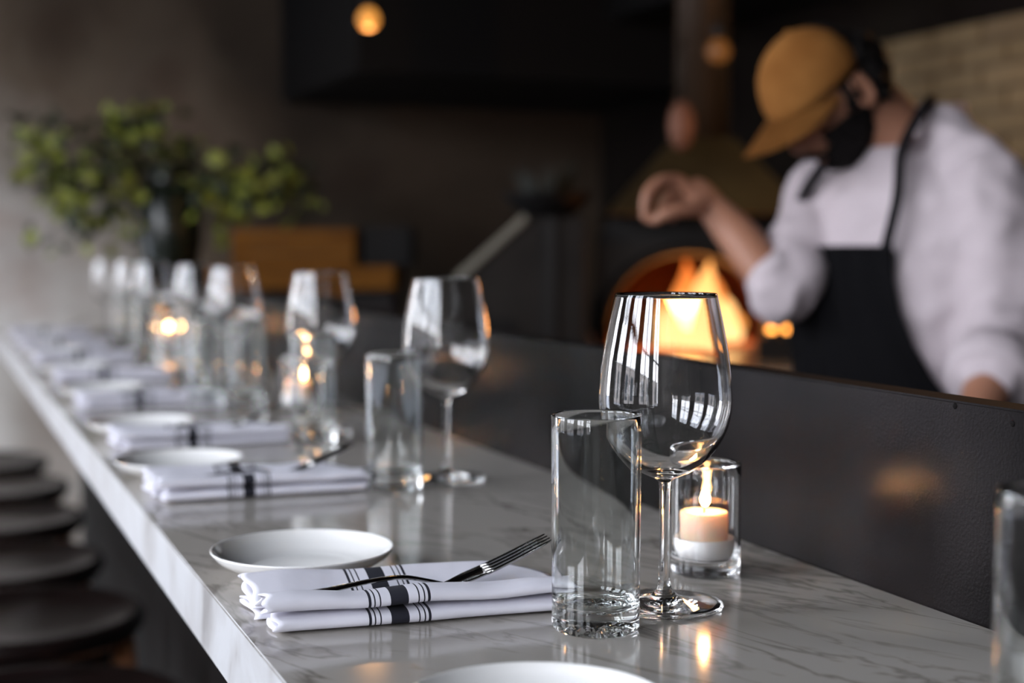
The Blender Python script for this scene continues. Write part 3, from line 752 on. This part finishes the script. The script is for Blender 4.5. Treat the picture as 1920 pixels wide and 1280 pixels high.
# black bowl with dark spiky leaves
bw = P(1060, 404, 3.85)
b = lathe(bmesh.new(), catmull([(0, 0), (.05, 0), (.09, .025), (.125, .065), (.118, .065), (.08, .03), (0, .012)], 4), 40)
for v in b.verts: v.co.z = max(v.co.z, 0)
bo = obj('black_bowl', b, M['black'], None, True, loc=(bw.x, bw.y + .12, tp)); tag(bo, 'wide black bowl of dark spiky leaves on the oven block', 'bowl')
sp_ = empty('spiky_leaves', (bw.x, bw.y + .12, tp + .02), 0, 'dark spiky leaves standing in the black bowl', 'plant')
msp = mat('almost_black_leaf', (.008, .010, .006), .7)
for k in range(16):
    a = 2.4 * k; rr_ = .02 + .055 * ((k * .618) % 1); ln = .07 + .05 * ((k * .37) % 1)
    b = bmesh.new(); tip = Vector((math.cos(a) * (rr_ + .05), math.sin(a) * (rr_ + .05), .03 + ln))
    tube(b, [(math.cos(a) * rr_ * .5, math.sin(a) * rr_ * .5, 0), (math.cos(a) * rr_, math.sin(a) * rr_, ln * .5), tuple(tip)], [.012, .014, .001], 6)
    obj('leaf', b, msp, sp_, True)

# hood above the oven mouth with its flue
hc = P(1320, 402, 3.9); hb = hc.z
hd = empty('oven_hood', (hc.x, hc.y, hb), OA, 'dull brass flared hood with a dark flue above the oven', 'hood')
b = bmesh.new(); lo_, up_ = .27, .08
R1 = [b.verts.new((x * lo_, y * .22 + .08, 0)) for x, y in ((-1, -1), (1, -1), (1, 1), (-1, 1))]; R2 = [b.verts.new((x * up_, y * .08 + .08, .21)) for x, y in ((-1, -1), (1, -1), (1, 1), (-1, 1))]
for i in range(4): b.faces.new((R1[i], R1[(i + 1) % 4], R2[(i + 1) % 4], R2[i]))
b.faces.new(R1[::-1])
b.faces.new(R2); bmesh.ops.recalc_face_normals(b, faces=b.faces); obj('canopy', b, M['hood'], hd)
b = bmesh.new(); tube(b, [(0, .08, .18), (0, .08, 1.0), (0, .08, 1.72)], .075, 24); obj('flue', b, M['flue'], hd, True)
# dull copper piece standing for an unidentified rounded shape by the flue
cp_ = P(1279, 235, 3.7)
pnn = empty('copper_piece', cp_, OA, 'small dull copper-coloured rounded object hanging in the dark above the oven hood', 'pan')
b = lathe(bmesh.new(), [(0, .012), (.040, .012), (.046, .004), (.050, -.014), (.047, -.014), (.043, .002), (0, .006)], 32)
for v in b.verts: v.co = Vector((v.co.x * .72, -v.co.z, v.co.y * 1.35))
obj('bowl', b, M['copper'], pnn, True)
b = bmesh.new(); tube(b, [(0, 0, .06), (0, 0, .16), (0, 0, .22)], .005, 8, flat=((0, 1, 0), .5)); obj('handle', b, M['black_metal'], pnn, True)
b = bmesh.new(); tube(b, [(0, 0, .215), (0, .005, .5), (0, 0, RH - cp_.z)], .0025, 6); obj('hanger', b, M['black_metal'], pnn, True)

# pendant lamps
def pendant(px_, py_, z, mm, en, lb, s_=1.0):
    q = P(px_, py_, z); t_ = empty('pendant_lamp', q, 0, lb, 'lamp', 'small amber pendant lamps')
    top = RH - q.z
    obj('bulb', lathe(bmesh.new(), catmull([(0, -.030 * s_), (.020 * s_, -.024 * s_), (.031 * s_, -.004 * s_), (.026 * s_, .014 * s_), (.014 * s_, .030 * s_), (0, .034 * s_)], 4), 28), mm, t_, True)
    obj('socket', lathe(bmesh.new(), [(0, .03 * s_), (.016 * s_, .03 * s_), (.017 * s_, .06 * s_), (.006, .07 * s_), (0, .07 * s_)], 20), M['black_metal'], t_, True)
    b = bmesh.new(); tube(b, [(0, 0, .068 * s_), (0, 0, top)], .0025, 6); obj('cord', b, M['black'], t_, True)
    if en:
        ld = bpy.data.lights.new('bulb_light', 'POINT'); ld.energy = en; ld.color = (1, .5, .18); ld.shadow_soft_size = .03
        lo = bpy.data.objects.new('bulb_light', ld); C.objects.link(lo); lo.parent = t_; lo.location = (0, 0, -.05)
    return t_
pendant(691, 36, 4.1, M['bulb'], 1.6, 'glowing amber pendant bulb hanging at the top of the dark wall')
pendant(1347, 96, 3.5, M['bulb_dim'], 0, 'dim amber pendant bulb to the left of the cap')
pw = pendant(1990, 60, 2.9, M['bulb'], 12, 'amber pendant bulb just beyond the right edge, by the brick wall')

# ------------------------------------------------------------------ kitchen work table before the cook
wt = empty('work_table', (1.0, 1.35, 0), 0, 'steel work table behind the splash panel in front of the cook', 'table')
msteel = mat('brushed_steel', (.25, .24, .23), .4, metal=1)
obj('top', bx(-.28, .15, -1.0, 1.3, .90, .94, bev=.003), msteel, wt)
for x in (-.25, .12):
    for y in (-.96, 1.26): obj('leg', bx(x - .02, x + .02, y - .02, y + .02, 0, .90), msteel, wt)

# ------------------------------------------------------------------ the cook
FH = Vector((FW.x, FW.y, 0)).normalized(); UZ = Vector((0, 0, 1))
th = math.radians(30)
fd = (-RT * math.cos(th) - FH * math.sin(th)).normalized()   # chest faces this way
lf = UZ.cross(fd).normalized()                               # his left
NB = P(1688, 292, 2.30)                                      # base of the neck
def body_pt(l, f, u): return NB + lf * l + fd * f + UZ * u
root = empty('person', (NB.x, NB.y, 0), 0, 'bearded cook in tan cap, white shirt and dark apron, head bowed, one hand raised', 'person')
# head frame: pitched down and turned a little to the camera
yw = math.radians(20); hf0 = (-RT * math.cos(yw) - FH * math.sin(yw)).normalized(); hl = UZ.cross(hf0).normalized()
pt_ = math.radians(39); hfw = (hf0 * math.cos(pt_) - UZ * math.sin(pt_)).normalized(); hup = (UZ * math.cos(pt_) + hf0 * math.sin(pt_)).normalized()
HC = P(1560, 180, 2.27)
HM = Matrix((hl * -1, hfw, hup)).transposed()                # columns: right, forward, up
def hp(x, y, z): return HC + HM @ Vector((x * .95, y * .93, z * .93))
def gauss(v, c, s): return math.exp(-((v - c) / s) ** 2)
def head_point(th_, ph, off=0.0):
    """direction angles -> local head surface; off pushes outward"""
    x = math.sin(ph) * math.cos(th_); y = math.sin(ph) * math.sin(th_); z = math.cos(ph)
    w, d, h = .074 + off, .097 + off, .118 + off
    px, py, pz = x * w, y * d, z * h
    if pz < 0:                                                # jaw narrows, chin forward
        k = min(1, -pz / .118); px *= 1 - .34 * k ** 1.3
        if y > 0: py *= 1 - .06 * k
        else: py *= 1 - .35 * k
        if y > 0: py += .012 * k
    if y > .3:
        fx = px
        py += .024 * gauss(fx, 0, .012) * gauss(pz, -.030, .020)          # nose tip
        py += .012 * gauss(fx, 0, .009) * gauss(pz, -.002, .022)          # bridge
        py += .007 * gauss(fx, 0, .045) * gauss(pz, .026, .011)           # brow
        py -= .011 * (gauss(fx, .031, .015) + gauss(fx, -.031, .015)) * gauss(pz, .006, .013)   # eye sockets
        py += .007 * gauss(fx, 0, .022) * (gauss(pz, -.062, .006) + .9 * gauss(pz, -.074, .006))  # lips
        py -= .004 * gauss(fx, 0, .024) * gauss(pz, -.0685, .003)
        py += .009 * gauss(fx, 0, .022) * gauss(pz, -.100, .014)          # chin
    return Vector((px, py, pz))
def head_mesh(bm, off=0.0, keep=None, nu=72, nv=54, rough_=0, xf=hp):
    g = {}
    for i in range(nv + 1):
        for j in range(nu):
            p = head_point(2 * PI * j / nu, PI * (i + .001) / (nv + .002), off)
            if rough_: p += p.normalized() * rough_ * noise.noise(p * 60)
            g[i, j] = p
    vt = {}
    def vv(i, j):
        j %= nu
        if (i, j) not in vt: vt[i, j] = bm.verts.new(xf(*g[i, j]))
        return vt[i, j]
    for i in range(nv):
        for j in range(nu):
            c = (g[i, j] + g[i + 1, (j + 1) % nu]) / 2
            if keep is None or keep(c): bm.faces.new((vv(i, j), vv(i + 1, j), vv(i + 1, j + 1), vv(i, j + 1)))
    if keep is None:
        bm.faces.new([vv(0, j) for j in range(nu)]); bm.faces.new([vv(nv, j) for j in range(nu)][::-1])
    return bm
def limb(bm, pts, rads, k=5):
    c = catmull([(*p, r) for p, r in zip(pts, rads)], k)
    tube(bm, [q[:3] for q in c], [q[3] for q in c], 20)
    for p, r in ((pts[0], rads[0]), (pts[-1], rads[-1])): ball(bm, p, r * .98, r * .98, r * .98, seg=16)

R_sh, L_sh = body_pt(-.175, .0, -.055), body_pt(.175, -.01, -.055)
R_el, R_wr = P(1474, 545, 2.26), P(1338, 392, 2.36)
L_el, L_wr = P(1893, 600, 2.13), P(1828, 800, 1.96)
bb = bmesh.new()
head_mesh(bb)
for sgn in (-1, 1):                                            # ears
    e = bmesh.new(); R_ = .021
    for q in range(24):
        pass
    c = [hp(sgn * (.074 + .008 * math.sin(a / 2)), -.006 - .016 * math.sin(a) , .0 + .030 * math.cos(a)) for a in [PI * 2 * q / 18 for q in range(19)]]
    tube(bb, c, .0052, 8); e.free()
    ball(bb, hp(sgn * .073, -.008, .0), .008, .018, .026, HM, 14)
# neck
limb(bb, [hp(0, -.035, -.045), (hp(0, -.04, -.08) + body_pt(0, 0, .03)) / 2, body_pt(0, -.01, -.01), body_pt(0, -.01, -.08)], [.060, .058, .062, .075])
def torso_ring(u, add=0):
    T = [(.0, .070, .066, .0), (-.03, .125, .082, .0), (-.07, .178, .100, .0), (-.14, .190, .118, .0), (-.24, .188, .122, 0), (-.36, .168, .116, -.004), (-.46, .164, .116, -.01), (-.58, .178, .125, -.015), (-.70, .185, .13, -.02), (-1.3, .21, .15, -.02)]
    for (u0, a0, b0, f0), (u1, a1, b1, f1) in zip(T, T[1:]):
        if u <= u0 and u >= u1:
            t = (u - u0) / (u1 - u0); return a0 + (a1 - a0) * t + add, b0 + (b1 - b0) * t + add, f0 + (f1 - f0) * t
    return T[0][1] + add, T[0][2] + add, T[0][3]
loft(bb, [(body_pt(0, torso_ring(u)[2], u), lf, torso_ring(u, -.020)[0], fd, torso_ring(u, -.020)[1]) for u in (-.01, -.03, -.07, -.14, -.24, -.36, -.46, -.58, -.66)])
limb(bb, [R_sh, (R_sh + R_el) / 2, R_el, (R_el * .4 + R_wr * .6), R_wr], [.048, .042, .036, .035, .026])
limb(bb, [L_sh, (L_sh + L_el) / 2, L_el, (L_el * .45 + L_wr * .55), L_wr], [.052, .046, .041, .036, .027])
for sgn in (-1, 1):                                            # legs
    limb(bb, [body_pt(sgn * .09, -.01, -.64), body_pt(sgn * .10, 0, -1.02), body_pt(sgn * .105, -.02, -NB.z + .06)], [.085, .058, .038])
# hands
def px_finger(bm, pts, r0, r1):
    c = catmull([tuple(p) for p in pts], 5); n_ = len(c)
    tube(bm, c, [r0 + (r1 - r0) * i / (n_ - 1) for i in range(n_)], 12); ball(bm, c[-1], r1, r1, r1, seg=12); ball(bm, c[0], r0, r0, r0, seg=12)
# right hand: back of the hand rises from the wrist, fingers hang from the knuckles, thumb meets the index finger
kn = [P(1268, 337, 2.33), P(1276, 346, 2.355), P(1287, 358, 2.38), P(1298, 372, 2.40)]
limb(bb, [R_wr, (R_wr + kn[1]) / 2 + UZ * .006], [.025, .026]); 
for q in kn:
    limb(bb, [R_wr + (q - R_wr) * .12, (R_wr + q) / 2, q], [.017, .015, .0115])
px_finger(bb, [kn[0], P(1236, 340, 2.31), P(1212, 366, 2.30), P(1209, 408, 2.30)], .0110, .0075)
px_finger(bb, [kn[1], P(1248, 344, 2.345), P(1222, 366, 2.34), P(1216, 412, 2.325)], .0112, .0078)
px_finger(bb, [kn[2], P(1262, 362, 2.375), P(1244, 388, 2.37), P(1240, 410, 2.36)], .0105, .0074)
px_finger(bb, [kn[3], P(1276, 378, 2.395), P(1262, 396, 2.39), P(1262, 410, 2.385)], .0095, .0065)
px_finger(bb, [R_wr + (kn[1] - R_wr) * .25 - FH * .015, P(1290, 392, 2.31), P(1256, 398, 2.295), P(1226, 414, 2.30)], .0150, .0085)
# left hand resting on the work table
Lk = []
tz2 = .955
pw_ = Vector((L_wr.x, L_wr.y, L_wr.z)); hd_dir = (Vector((P(1760, 900, 1.80).x, P(1760, 900, 1.80).y, 0)) - Vector((pw_.x, pw_.y, 0))).normalized()
if True:
    side = hd_dir.cross(UZ).normalized()
    hw_ = Vector((pw_.x, pw_.y, tz2 + .045)) + hd_dir * .02
    limb(bb, [L_wr, (L_wr + hw_) / 2, hw_], [.027, .026, .024])
    for k in range(4):
        s0 = side * (-.030 + .020 * k); kk = hw_ + hd_dir * (.072 - .004 * abs(k - 1.3)) + s0 - UZ * .012
        limb(bb, [hw_ + s0 * .4, (hw_ + kk) / 2 + s0 * .2, kk], [.015, .014, .011])
        ln = [.068, .076, .072, .056][k]
        px_finger(bb, [kk, kk + hd_dir * ln * .45 + UZ * .004, kk + hd_dir * ln * .8 - UZ * .012, kk + hd_dir * ln - UZ * .026], .0105, .0075)
    px_finger(bb, [hw_ - side * .018, hw_ - side * .045 + hd_dir * .03 - UZ * .012, hw_ - side * .052 + hd_dir * .065 - UZ * .026], .013, .009)
for v in bb.verts: v.co -= Vector((NB.x, NB.y, 0))
OFS = Vector((NB.x, NB.y, 0))
fuse('body', bb, .0042, 2, M['skin'], root)
def child(name, bm, m, smooth=True, sh=True):
    for v in bm.verts: v.co -= OFS
    return obj(name, bm, m, root, smooth)
# eyes
for sgn in (-1, 1):
    b = bmesh.new(); ball(b, hp(sgn * .031, .073, .006), .0115, .0115, .0115, seg=14); child('eye', b, mat('eye_white', (.7, .66, .62), .2))
# hair, beard and moustache as thickened shells of the head surface
def shell(name, off, keep, thick, m, rough_):
    b = bmesh.new(); head_mesh(b, off, keep, 96, 72, rough_)
    bmesh.ops.recalc_face_normals(b, faces=b.faces)
    bmesh.ops.solidify(b, geom=b.faces[:], thickness=thick)
    return child(name, b, m)
shell('hair', .010, lambda c: (c.y < .012 and c.z > -.052 and not (c.y > -.028 and c.z < .03)) or (c.z > .055 and c.y < .05) or (abs(c.x) > .045 and -.02 < c.z < .05 and .0 < c.y < .028), .012, M['hair'], .006)
shell('back_hair', .020, lambda c: c.y < -.040 and -.055 < c.z < .062, .016, M['hair'], .012)
shell('beard', .009, lambda c: c.z < -.028 and c.y > -.005 and (c.z < -.055 - .0 * c.y or c.y < .058 or abs(c.x) > .045) and not (abs(c.x) < .02 and -.083 < c.z < -.060) or (c.z < -.095 and c.y > -.03), .013, M['hair'], .007)
b = bmesh.new()
for sgn in (-1, 1): tube(b, [hp(0, .105, -.050), hp(sgn * .018, .101, -.053), hp(sgn * .032, .088, -.064)], [.006, .006, .003], 8)
child('moustache', b, M['hair'])
b = bmesh.new()
for sgn in (-1, 1): tube(b, [hp(sgn * .014, .094, .024), hp(sgn * .032, .090, .030), hp(sgn * .050, .072, .024)], [.003, .0045, .002], 8)
child('eyebrow', b, M['hair'])
# cap: crown and curved brim
capR = Matrix.Rotation(math.radians(0), 3, 'X')
b = bmesh.new(); rows = []
for i in range(15):
    ph = (PI / 2) * i / 14; row = []
    for j in range(48):
        a = 2 * PI * j / 48
        x = .087 * math.sin(ph) * math.cos(a); y = (.112 if math.sin(a) > 0 else .070) * math.sin(ph) * math.sin(a) + .004; z = .036 + (.100 + .012 * math.sin(a) * math.sin(ph)) * math.cos(ph) ** .85
        z += -.14 * (y) * math.sin(ph) * .0 + .012 * (-y / .11) * math.sin(ph)
        row.append(b.verts.new(hp(x, y, z)))
    rows.append(row)
for A, B in zip(rows, rows[1:]):
    for j in range(48): b.faces.new((A[j], A[(j + 1) % 48], B[(j + 1) % 48], B[j]))
bmesh.ops.remove_doubles(b, verts=b.verts, dist=.0004); bmesh.ops.recalc_face_normals(b, faces=b.faces); bmesh.ops.solidify(b, geom=b.faces[:], thickness=.002)
child('cap_crown', b, M['cap'])
b = bmesh.new(); rows = []
for i in range(10):
    t = i / 9; row = []
    for j in range(25):
        a = math.radians(18 + 144 * j / 24); ext = .078 * t * (max(0, math.sin((a - math.radians(18)) / math.radians(144) * PI)) ** .55)
        x = (.087 + ext * .25) * math.cos(a); y = .112 * math.sin(a) + .004 + ext
        z = .028 - .20 * ext - 3.0 * x * x * (.35 + .65 * t) + .004
        row.append(b.verts.new(hp(x, y, z)))
    rows.append(row)
for A, B in zip(rows, rows[1:]):
    for j in range(24): b.faces.new((A[j], A[j + 1], B[j + 1], B[j]))
bmesh.ops.solidify(b, geom=b.faces[:], thickness=.0035); child('cap_brim', b, M['cap'])
b = bmesh.new(); ball(b, hp(0, .004, .137), .006, .006, .003, HM, 10); child('cap_button', b, M['cap'])

# shirt
sb = bmesh.new()
loft(sb, [(body_pt(0, torso_ring(u)[2], u), lf, torso_ring(u, .004)[0], fd, torso_ring(u, .004)[1]) for u in (.012, -.03, -.07, -.14, -.24, -.36, -.46, -.56)])
limb(sb, [R_sh, (R_sh * .5 + R_el * .5), R_el - UZ * .005, R_el + (R_wr - R_el) * .13], [.070, .060, .053, .048])
cuffL = L_el + (L_wr - L_el) * .52
limb(sb, [L_sh - UZ * .012, (L_sh + L_el) / 2 + RT * .005, L_el, cuffL], [.070, .072, .070, .058])
for sg, sh_ in ((1, L_sh), (-1, R_sh)): limb(sb, [body_pt(sg * .02, -.045, .035), body_pt(sg * .085, -.03, .005), sh_ - UZ * .005], [.055, .056, .062])
for v in sb.verts: v.co -= OFS
sh_o = fuse('shirt', sb, .008, 3, M['shirt'], root)
for v in sh_o.data.vertices:                                   # cloth folds
    p = v.co + OFS; nrm = v.normal
    d = .011 * noise.noise(Vector((p.x * 10, p.y * 10, p.z * 15))) + .007 * noise.noise(Vector((p.x * 24 + 3, p.y * 24, p.z * 30)))
    v.co += nrm * d
# rolled cuffs
def cuff(c, ax, r, w, name='rolled_cuff'):
    b = bmesh.new(); ax = ax.normalized()
    tube(b, [c - ax * w, c - ax * w * .3, c + ax * w * .5, c + ax * w], [r * .97, r * 1.05, r * 1.04, r * .94], 24); child(name, b, M['shirt'])
cuff(cuffL, L_wr - L_el, .063, .028); cuff(R_el + (R_wr - R_el) * .15, R_wr - R_el, .047, .017)
# collar: stand-up band round the neck base, open at the front
b = bmesh.new(); rows = []
for i in range(5):
    t = i / 4; row = []
    for j in range(33):
        a = math.radians(128 + 284 * j / 32)
        ca, sa = math.cos(a), math.sin(a)
        r1, r2 = .094 - .006 * t, .100 - .004 * t
        row.append(b.verts.new(body_pt(r1 * ca, r2 * sa - .015, .015 + .045 * t + .030 * (-sa) - .035 * max(0, sa))))
    rows.append(row)
for A, B in zip(rows, rows[1:]):
    for j in range(32): b.faces.new((A[j], A[j + 1], B[j + 1], B[j]))
bmesh.ops.solidify(b, geom=b.faces[:], thickness=.003); child('collar', b, M['shirt'])
# apron on the torso surface
def surf(u, ang, off=.012):
    a, bq, fo = torso_ring(u, .004 + off); return body_pt(a * math.sin(ang), fo + bq * math.cos(ang), u)
b = bmesh.new(); rows = []
us = [-.145 - .05 * i for i in range(21)]
for u in us:
    if u > -.33: amax = math.radians(31 + 18 * ((-.145 - u) / .185) ** 2)
    else: amax = math.radians(min(100, 49 + (-.33 - u) * 300))
    rows.append([b.verts.new(surf(u, -amax + 2 * amax * j / 24, .022 + .004 * math.sin(j * 1.3 + u * 20))) for j in range(25)])
for A, B in zip(rows, rows[1:]):
    for j in range(24): b.faces.new((A[j], A[j + 1], B[j + 1], B[j]))
bmesh.ops.solidify(b, geom=b.faces[:], thickness=.003); child('apron', b, M['apron'])
for sgn in (-1, 1):
    b = bmesh.new()
    pts_ = [surf(-.15, sgn * math.radians(28), .026), surf(-.07, sgn * math.radians(31), .028), body_pt(sgn * .080, .078, .0), body_pt(sgn * .070, .030, .060), body_pt(sgn * .045, -.02, .085)]
    c = catmull([tuple(p) for p in pts_], 6); tube(b, c, .011, 10, flat=(tuple(fd), .4)); child('apron_strap', b, M['apron'])
# trousers and shoes
b = bmesh.new()
loft(b, [(body_pt(0, -.015, u), lf, a, fd, q) for u, a, q in ((-.52, .160, .115), (-.62, .185, .13), (-.72, .185, .13))])
for sgn in (-1, 1): limb(b, [body_pt(sgn * .092, -.01, -.68), body_pt(sgn * .10, 0, -1.02), body_pt(sgn * .105, -.02, -NB.z + .08)], [.098, .075, .06])
for v in b.verts: v.co -= OFS
fuse('trousers', b, .012, 2, M['trouser'], root)
for sgn in (-1, 1):
    b = bmesh.new(); c0 = body_pt(sgn * .105, -.02, -NB.z); Rm = Matrix((lf, fd, UZ)).transposed()
    for q in range(8):
        t = q / 7; ball(b, c0 + fd * (-.05 + .20 * t) + UZ * (.045 - .012 * t), .045 - .004 * abs(t - .6) * 5, .05, .045 - .012 * t, Rm, 14)
    for v in b.verts: v.co.z = max(v.co.z, .0); v.co -= OFS
    fuse('shoe', b, .010, 3, M['shoe'], root)
